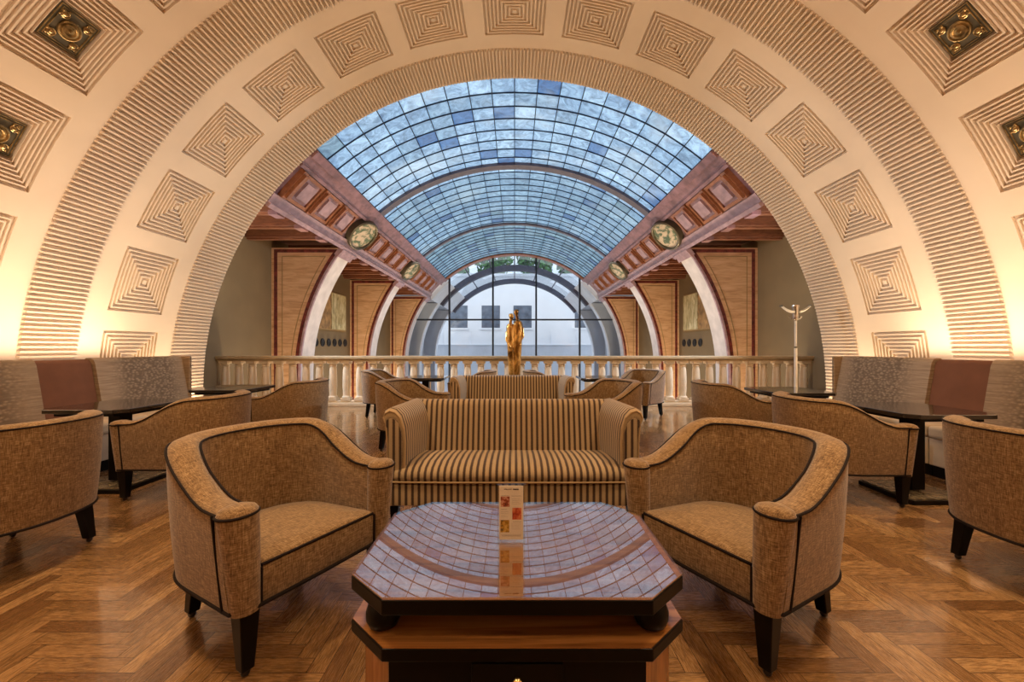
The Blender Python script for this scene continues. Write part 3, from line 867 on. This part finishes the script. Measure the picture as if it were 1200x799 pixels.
for (x, y), rz, lb, g in CH: dup(ch, (x, y, 0), rz, lb, g)

# ------------------------------------------------------------------ striped sofa
def make_sofa(label):
    root = thing('striped_sofa', label, 'sofa', (0, 0, 0), 0, 'striped two-seat sofas')
    U = lambda ax: (lambda p: (p[ax], p[2]))
    def sweepx(sec, x0, x1, n, xs=None):
        """profile sec [(y,z)] swept along x"""
        return [[(x0 + (x1 - x0) * k / n, y, z) for y, z in sec] for k in range(n + 1)]
    # seat frame
    mb = MB()
    sec = [(.02, .215), (-.0, .225), (-.0, .365), (.005, .375), (.66, .375), (.66, .215)]
    L = sweepx(sec, -.785, .785, 12); mb.loft(L, True, True, True, uvf=lambda p: (p[0], p[2]))
    fixn_uv(obj('seat_frame', mb, M['stripe'], root, smooth=40))
    # cushion
    mb = MB()
    sec = [(-.008, .372), (-.02, .40), (-.012, .43), (.02, .452), (.12, .468), (.3, .462), (.55, .43), (.62, .42), (.62, .372)]
    L = []
    for k in range(17):
        x = -.79 + 1.58 * k / 16; e = abs(x) / .79; f = 1 - .12 * max(0, (e - .85) / .15) ** 2
        L.append([(x, y if y > .1 else y + .02 * (e ** 8), .372 + (z - .372) * f) for y, z in sec])
    mb.loft(L, True, True, True, uvf=lambda p: (p[0], p[2]))
    fixn_uv(obj('seat_cushion', mb, M['stripe'], root, smooth=50))
    mb = MB(); mb.tube([(-.79, -.004, .37), (-.4, -.014, .37), (.4, -.014, .37), (.79, -.004, .37)], .006); obj('piping', mb, M['piping_tan'], root)
    # backrest
    mb = MB()
    sec = [(.50, .40), (.53, .55), (.56, .68), (.575, .755), (.59, .785), (.62, .80), (.66, .797), (.69, .78), (.70, .75), (.68, .30), (.66, .22)]
    L = sweepx(sec, -.70, .70, 16); mb.loft(L, True, True, True, uvf=lambda p: (p[0], p[2]))
    fixn_uv(obj('backrest', mb, M['stripe'], root, smooth=50))
    # arms: front-view section swept along y, inner face flaring outward to a scroll
    for s in (-1, 1):
        sec = [(.69, .37), (.672, .46), (.668, .60), (.676, .70), (.70, .775), (.735, .812), (.77, .822), (.80, .806), (.812, .775), (.803, .748), (.795, .735), (.785, .60), (.782, .37)]
        L = []
        for k in range(11):
            t = k / 10; y = .045 + .63 * t; bx = -.035 * t; dz = -.02 * t
            L.append([(s * (x + bx * (1 if x < .75 else .3)), y, z + (dz if z > .6 else 0)) for x, z in sec])
        front = [[(s * (.742 + (abs(p[0]) - .742) * q), y, .60 + (p[2] - .60) * (q if p[2] > .4 else 1)) for p in L[0]] for q, y in ((.72, .018), (.92, .022))]
        mb = MB(); mb.loft(front + L, True, True, True, uvf=lambda p: (p[1] + .01, p[2]))
        a = fixn_uv(obj('arm', mb, M['stripe'], root, smooth=45))
        mb = MB(); mb.loft([[(p[0], p[1] - .004, p[2]) for p in front[0]], [(p[0], p[1] + .002, p[2]) for p in front[0]]], True, True, False, uvf=lambda p: (p[0], p[2]))
        me = mb
        # stripe coordinates of the cap
        me.uv[0 + len(me.f) - 1] = [(p[0], p[2]) for p in [me.v[i] for i in me.f[-1]]]
        fixn_uv(obj('arm_panel', mb, M['stripe'], a))
        mb = MB(); mb.tube([(p[0], p[1], p[2]) for p in front[1]], .006, True); obj('arm_piping', mb, M['piping_tan'], a)
    for s in (-1, 1):
        for y in (.06, .62):
            mb = MB(); mb.taper(s * .745, y, .038, 0, .055, .225); obj('leg', mb, M['ebony'], root, bevel=.004)
    return root
def fixn_uv(o): 
    import bmesh
    bm = bmesh.new(); bm.from_mesh(o.data); bmesh.ops.recalc_face_normals(bm, faces=bm.faces); bm.to_mesh(o.data); bm.free(); return o
M['piping_tan'] = plain('tan_piping', (.38, .24, .11), .8)
so = make_sofa('striped brown sofa directly behind the low table, whole front visible')
so.location = (-.01, 2.46, 0)
dup(so, (-.03, 5.12, 0), 0, 'striped sofa farther back, only its back showing over the front sofa')

# ------------------------------------------------------------------ coffee table
def octo(hx, hy, cx, cy): return [(-hx + cx, -hy), (hx - cx, -hy), (hx, -hy + cy), (hx, hy - cy), (hx - cx, hy), (-hx + cx, hy), (-hx, hy - cy), (-hx, -hy + cy)]
ct = thing('coffee_table', 'low walnut coffee table with glass top and black edges in front', 'table', (.008, 1.461, 0))
P0 = octo(.515, .345, .135, .122)
mb = MB(); mb.prism(P0, .448, .4905); obj('tabletop', mb, M['ebony'], ct, bevel=.003)
mb = MB(); mb.prism(octo(.512, .342, .135, .122), .4905, .492); obj('top_veneer', mb, M['walnut'], ct)
mb = MB(); mb.prism(octo(.515, .345, .135, .122), .4935, .500); obj('glass_top', mb, M['tableglass'], ct, bevel=.0012)
mb = MB(); mb.prism(P0, .318, .3545); obj('lower_shelf', mb, M['ebony'], ct, bevel=.003)
mb = MB(); mb.prism(octo(.512, .342, .135, .122), .3545, .357); obj('shelf_veneer', mb, M['walnut'], ct)
for sx in (-1, 1):
    for sy in (-1, 1):
        mb = MB(); mb.lathe([(.028, .357), (.044, .368), (.052, .388), (.052, .408), (.045, .428), (.034, .446), (.034, .449)], 20, sx * .405, sy * .25); obj('bun_foot', mb, M['ebony'], ct, smooth=45)
mb = MB(); mb.prism(octo(.475, .315, .105, .10), .03, .318); obj('cabinet', mb, M['walnut_v'], ct, bevel=.003)
mb = MB(); mb.prism(octo(.46, .30, .105, .10), .0, .03); obj('plinth', mb, M['ebony'], ct)
for sy in (-1, 1):
    mb = MB(); y0, y1 = sorted((sy * .314, sy * .325)); mb.box(-.368, .368, y0, y1, .035, .316); fp = obj('front_panel', mb, M['ebony'], ct, bevel=.002)
    mb = MB(); y0, y1 = sorted((sy * .325, sy * .334)); mb.box(-.13, .13, y0, y1, .16, .305); d = obj('drawer', mb, M['ebony'], ct, bevel=.003)
    mb = MB(); mb.ball((0, sy * .352, .268), .015, .015, .015, 14, 8); mb.box(-.005, .005, min(sy * .33, sy * .35), max(sy * .33, sy * .35), .263, .273); obj('knob', mb, M['brass'], d, smooth=60)

# menu card holder on the table
mh = thing('menu_holder', 'clear upright holder with a printed menu card on the low table', 'menu', (-.012, 1.44, .5))
mb = MB(); mb.box(-.05, .05, -.02, .02, 0, .004); mb.box(-.05, .05, -.0055, -.0035, .004, .205); mb.box(-.05, .05, .0035, .0055, .004, .205); mb.box(-.0525, .0525, -.0065, .0065, .203, .206)
obj('acrylic_holder', mb, M['acrylic'], mh)
mb = MB(); mb.box(-.0435, .0435, -.0015, .0015, .006, .200); cd = obj('card', mb, M['paper'], mh)
def patch(nm, x0, x1, z0, z1, m):
    mb = MB(); mb.box(x0, x1, -.0021, -.0014, z0, z1); return obj(nm, mb, m, cd)
patch('photo', -.038, -.006, .125, .162, M['food_a']); patch('photo', .004, .037, .079, .121, M['food_b']); patch('photo', -.039, -.007, .033, .077, M['food_c'])
mb = MB()    # script heading and lines of small print (not legible)
def stroke(x0, x1, z, r, amp, f):
    mb.tube([(x0 + (x1 - x0) * k / 24, -.0022, z + amp * math.sin(f * k) * (1 if k % 3 else .4)) for k in range(25)], r, False, 4)
stroke(-.026, .002, .188, .0007, .0028, 1.7); stroke(.006, .027, .188, .0007, .003, 2.1)
stroke(-.037, -.008, .165, .0004, .0008, 2.6); stroke(.0, .036, .164, .0004, .0007, 2.4)
stroke(-.037, -.016, .116, .0004, .0007, 2.2); stroke(.006, .036, .071, .0004, .0007, 2.5)
for z in (.154, .148, .142, .136): stroke(.002, .036 - random.random() * .01, z, .00022, .0004, 2.3)
for z in (.108, .102, .096, .090): stroke(-.037, -.008 - random.random() * .01, z, .00022, .0004, 2.3)
for z in (.063, .057, .051, .045): stroke(.0, .036 - random.random() * .01, z, .00022, .0004, 2.3)
stroke(-.034, .034, .020, .0005, .0006, 2.8); stroke(-.036, .036, .0245, .0002, .0, 2)
obj('print', mb, M['ink'], cd)

# ------------------------------------------------------------------ black pedestal tables
def make_table(label, g):
    root = thing('pedestal_table', label, 'table', (0, 0, 0), 0, g)
    mb = MB(); mb.prism(octo(.35, .35, .07, .07), .672, .705); obj('tabletop', mb, M['blacktop'], root, bevel=.004)
    mb = MB(); mb.prism(octo(.30, .30, .06, .06), .645, .672); obj('sub_top', mb, M['ebony'], root)
    mb = MB(); mb.box(-.055, .055, -.055, .055, .05, .645); obj('column', mb, M['ebony'], root, bevel=.006)
    mb = MB(); mb.prism(octo(.245, .245, .02, .02), 0, .035); b = obj('base', mb, M['ebony'], root, bevel=.004)
    mb = MB(); mb.prism(octo(.225, .225, .02, .02), .035, .042); obj('base_tile', mb, M['tile'], b)
    return root
pt = make_table('black square pedestal table by the nearer end of the bench, opposite the floor lamp', 'black pedestal tables')
pt.location = (-3.46, 3.5, 0)
for x, y, lb in ((3.26, 3.27, 'black square pedestal table by the nearer end of the bench on the floor lamp side'), (-3.5, 4.97, 'black pedestal table by the far end of the bench opposite the floor lamp'),
                 (3.2, 4.67, 'black pedestal table at the far bench end, below the floor lamp'), (-1.5, 6.75, 'small black table by the balustrade, opposite the floor lamp side of the statue'), (1.42, 6.7, 'small black table by the balustrade, floor lamp side of the statue')):
    dup(pt, (x, y, 0), 0, lb, 'black pedestal tables')

# ------------------------------------------------------------------ banquettes
def bench(s, xf, y0, y1, kind, label, endcap=False):
    """xf: seat front; bench backs on to the wall on side s"""
    root = thing('banquette' if kind == 'pebble' else 'banquette_divider', label, 'bench', (s * xf, (y0 + y1) / 2, 0), 0, 'banquette units along the walls')
    L = (y1 - y0) / 2 - .004
    def bx(nm, a, b, z0, z1, m, bev=.0, l=L, par=root):
        mb = MB(); x0, x1 = sorted((s * a, s * b)); mb.box(x0, x1, -l, l, z0, z1); return obj(nm, mb, m, par, bevel=bev, seg=3)
    bx('plinth', .06, .72, 0, .11, M['ebony']); bx('seat_base', .02, .72, .11, .36, M['seatcream'], .01)
    bx('seat_cushion', .0, .58, .36, .475, M['seatcream'], .03)
    mat = M['pebble'] if kind == 'pebble' else M['brownleather']
    d = 0 if kind == 'pebble' else .035; zt = 1.085 if kind == 'pebble' else 1.072
    mb = MB(); sec = [(.50 + d, .44), (.56 + d, .80), (.60 + d, 1.03), (.62 + d, zt - .015), (.65 + d, zt), (.70, zt), (.72, zt - .02), (.72, .11), (.56, .11)]
    ll = L
    lo = [[(s * x, -ll + 2 * ll * k / 10, z) for x, z in sec] for k in range(11)]
    mb.loft(lo, True, True, True); fixn(obj('backrest', mb, mat, root, smooth=45))
    if endcap:
        bx('end_panel', .5, .73, .11, zt - .004, M['pebble'], .015, .02, root).location = (0, L + .02, 0)
for s, xf, ys, nm in ((-1, 3.93, (2.2, 3.78, 4.30, 5.44), 'opposite the floor lamp'), (1, 3.84, (2.2, 3.72, 4.24, 5.42), 'on the floor lamp side')):
    bench(s, xf, ys[2], ys[3], 'pebble', f'pebbled beige banquette at the far end of the wall {nm}', True)
    bench(s, xf, ys[1], ys[2], 'brown', f'plain brown leather unit between the beige banquettes {nm}')
    bench(s, xf, ys[0], ys[1], 'pebble', f'pebbled beige banquette cut by the picture edge {nm}')
    # ledge with the hidden cove light behind the benches
    mb = MB(); x0, x1 = sorted((s * (xf + .735), s * 5.34)); mb.box(x0, x1, -3.4, 5.40, 0, .80)
    struct(obj('trim_3' if s < 0 else 'trim_4', mb, M['plaster']), 'ledge behind the benches')

# ------------------------------------------------------------------ floor lamp
fl = thing('floor_lamp', 'slender white floor lamp with two wing arms near the balustrade', 'floor lamp', (4.55, 6.45, 0))
mb = MB(); mb.lathe([(.15, 0), (.15, .015), (.13, .025), (.03, .03), (.02, .05)], 28); obj('base', mb, M['chrome'], fl, smooth=40)
mb = MB(); mb.lathe([(.022, .04), (.022, 1.20)], 14); mb.lathe([(.017, 1.20), (.017, 1.66)], 14); obj('pole', mb, M['lampwhite'], fl, smooth=40)
mb = MB(); mb.lathe([(.026, 1.19), (.026, 1.215)], 14); obj('collar', mb, M['bronze_d'], fl, smooth=40)
mb = MB(); mb.lathe([(.02, 1.63), (.035, 1.66), (.04, 1.70), (.04, 1.83), (.055, 1.86), (.05, 1.885), (.02, 1.89)], 16); obj('head', mb, M['chrome'], fl, smooth=40)
mb = MB(); mb.tube([(-.10, 0, 1.70), (-.075, 0, 1.665), (0, 0, 1.65), (.075, 0, 1.665), (.10, 0, 1.70)], .010); obj('yoke', mb, M['chrome'], fl, smooth=60)
for s in (-1, 1):
    mb = MB()
    L = []
    for t in (0, .25, .5, .75, 1):
        x = s * (.04 + .19 * t); z = 1.775 + .075 * t * t + .02 * t; w = .055 * (1 - .45 * t); h = .022 * (1 - .4 * t)
        L.append([(x, -w, z), (x, -w * .5, z - h), (x, w * .5, z - h), (x, w, z), (x, w * .5, z + h * .6), (x, -w * .5, z + h * .6)])
    mb.loft(L, True, True, True); w_ = fixn(obj('wing', mb, M['lampwhite'], fl, smooth=40))
    mb = MB(); mb.box(min(s * .225, s * .245), max(s * .225, s * .245), -.035, .035, 1.855, 1.888); obj('wing_tip', mb, M['bronze_d'], w_, bevel=.004)

# ------------------------------------------------------------------ statue
sx, sy = .0, 7.55
st = thing('statue', 'gilded bronze statue of two entwined slender figures before the balustrade', 'statue', (sx, sy, 0))
mb = MB(); mb.box(-.16, .16, -.16, .16, 0, .22); mb.box(-.13, .13, -.13, .13, .22, .25); obj('plinth', mb, M['ebony'], st, bevel=.01)
mb = MB()
def figure(x0, x1, r0, r1, zs, y, hx, hz, turn):
    prof = [(0, .92), (.12, .90), (.3, .93), (.5, .97), (.7, 1.02), (.86, 1.06), (.94, 1.0), (.985, .72), (1.0, .34)]
    L = []
    for t, k in prof:
        z = .25 + (zs - .25) * t; rr = (r0 + (r1 - r0) * t) * k; x = x0 + (x1 - x0) * t
        L.append([(x + rr * math.cos(2 * PI * i / 24) * (1 + .05 * math.sin(2 * PI * i / 24 * 5)), y + rr * .85 * math.sin(2 * PI * i / 24), z) for i in range(24)])
    mb.loft(L, True, True, True)
    sh = x1 + (hx - x1) * .3
    mb.tube([(x1 * .8, y, zs - .05), (sh, y, zs + .03), (hx, y, hz - .03)], .03, False, 10)
    mb.ball((hx, y, hz), .046, .05, .062, 14, 9)
    mb.ball((hx + turn * .03, y - .032, hz + .002), .012, .014, .014, 8, 5)     # nose and brow
    mb.ball((hx - turn * .016, y + .012, hz + .026), .038, .042, .036, 10, 6)      # hair
figure(-.038, -.082, .052, .078, 1.66, -.01, -.060, 1.785, 1)
figure(.036, .066, .056, .092, 1.72, .012, .034, 1.865, -1)
for pth in ([(.155, .0, 1.58), (.165, -.04, 1.40), (.10, -.085, 1.24)], [(-.150, 0, 1.50), (-.155, -.04, 1.34), (-.09, -.085, 1.20)]):
    mb.tube(pth, .02, False, 8)
mb.tube([(-.012, -.055, .3), (-.016, -.075, .8), (-.02, -.075, 1.2)], .010, False, 6)
o = fixn(obj('figures', mb, M['gilt'], st, smooth=60))
rm = o.modifiers.new('skin', 'REMESH'); rm.mode = 'VOXEL'; rm.voxel_size = .008; rm.use_smooth_shade = True
sm = o.modifiers.new('soft', 'SMOOTH'); sm.iterations = 3

# ------------------------------------------------------------------ lights
def area(name, loc, rot, sx, sy, power, col, spread=PI):
    l = bpy.data.lights.new(name, 'AREA'); l.shape = 'RECTANGLE'; l.size = sx; l.size_y = sy; l.energy = power; l.color = col; l.spread = spread
    o = bpy.data.objects.new(name, l); C.objects.link(o); o.location = loc; o.rotation_euler = rot
    return o
WARM = (1.0, .74, .47)
for s in (-1, 1):     # cove strips on the ledge, plus added floor strips, shining up the vault
    area('cove_and_fill_light', (s * 5.08, 1.0, .84), (PI, s * -math.radians(4), 0), .14, 8.6, 180, (1.0, .77, .57), math.radians(110))
    area('cove_and_fill_light', (s * 5.22, 6.15, .08), (PI, 0, 0), .10, 1.25, 34, (1.0, .77, .52), math.radians(110))  # added floor strip, hidden by furniture, raking the ribs and coffers
def spot(name, loc, to, power, col, ang, rad=.25, blend=.6):
    l = bpy.data.lights.new(name, 'SPOT'); l.energy = power; l.color = col; l.spot_size = math.radians(ang); l.spot_blend = blend; l.shadow_soft_size = rad
    o = bpy.data.objects.new(name, l); C.objects.link(o); o.location = loc
    o.rotation_euler = (Vector(to) - Vector(loc)).to_track_quat('-Z', 'Y').to_euler(); return o
for x in (-2.2, 2.2):     # added overhead fill spots for the lounge, out of view
    spot('lounge_fill_spot', (x, 1.2, 5.0), (x, 1.6, 0), 190, WARM, 125)
    spot('lounge_fill_spot', (x, 1.5, 5.05), (x * .95, 2.0, 0), 420, WARM, 54, .2, .9)
    spot('lounge_fill_spot', (x, 3.3, 5.0), (x, 3.8, 0), 200, WARM, 125)
for x in (-1.8, 1.8): spot('lounge_fill_spot', (x, -1.3, 5.0), (x, -.9, 0), 170, WARM, 125)  # more added fill, behind the camera
for k in (-1, 1):     # added cool fill boosting the skylight's daylight, unseen behind the arch
    spot('landing_fill_spot', (k * 5.7, 7.25, 3.35), (k * -.6, 6.3, 0), 1200, (.74, .85, 1.0), 96, .08, .8)
for a in (60, 90, 120):  # added cool spots on the rib to brighten the hall
    P = V(a, 15.16, .02); spot('hall_fill_spot', P, (P[0] * 1.2, 13.0, 0), 260, (.86, .90, 1.0), 140, .03)
for s in (-1, 1):     # uplights on the lower hall floor
    for y in (9.2, 12.6, 17.4):
        area('hall_uplight', (s * 5.3, y, -2.9), (PI, 0, 0), .5, .8, 240, (1.0, .76, .50))

w = bpy.data.worlds.new('World'); SC.world = w; w.use_nodes = True
nt = w.node_tree; nt.nodes.clear()
o_ = nt.nodes.new('ShaderNodeOutputWorld'); b_ = nt.nodes.new('ShaderNodeBackground')
b_.inputs[0].default_value = (.84, .92, 1.0, 1); b_.inputs[1].default_value = 1.7
nt.links.new(b_.outputs[0], o_.inputs[0])

# ------------------------------------------------------------------ camera
cam = bpy.data.cameras.new('Camera'); co = bpy.data.objects.new('Camera', cam); C.objects.link(co)
co.location = (0, 0, 1.2); co.rotation_euler = (PI / 2, 0, 0)
cam.sensor_width = 36; cam.lens = 467 * 36 / 1200; cam.shift_x = -3 / 1200; cam.shift_y = 7.5 / 1200
cam.clip_start = .05; cam.clip_end = 200
SC.camera = co
vs = SC.view_settings
vs.view_transform = 'Standard'; vs.look = 'None'; vs.gamma = 1; vs.use_curve_mapping = False; vs.exposure = 0.0
cy = SC.cycles
cy.max_bounces = 8; cy.diffuse_bounces = 5; cy.glossy_bounces = 4; cy.transparent_max_bounces = 12
cy.sample_clamp_indirect = 6; cy.use_denoising = True
cy.caustics_reflective = False; cy.caustics_refractive = False
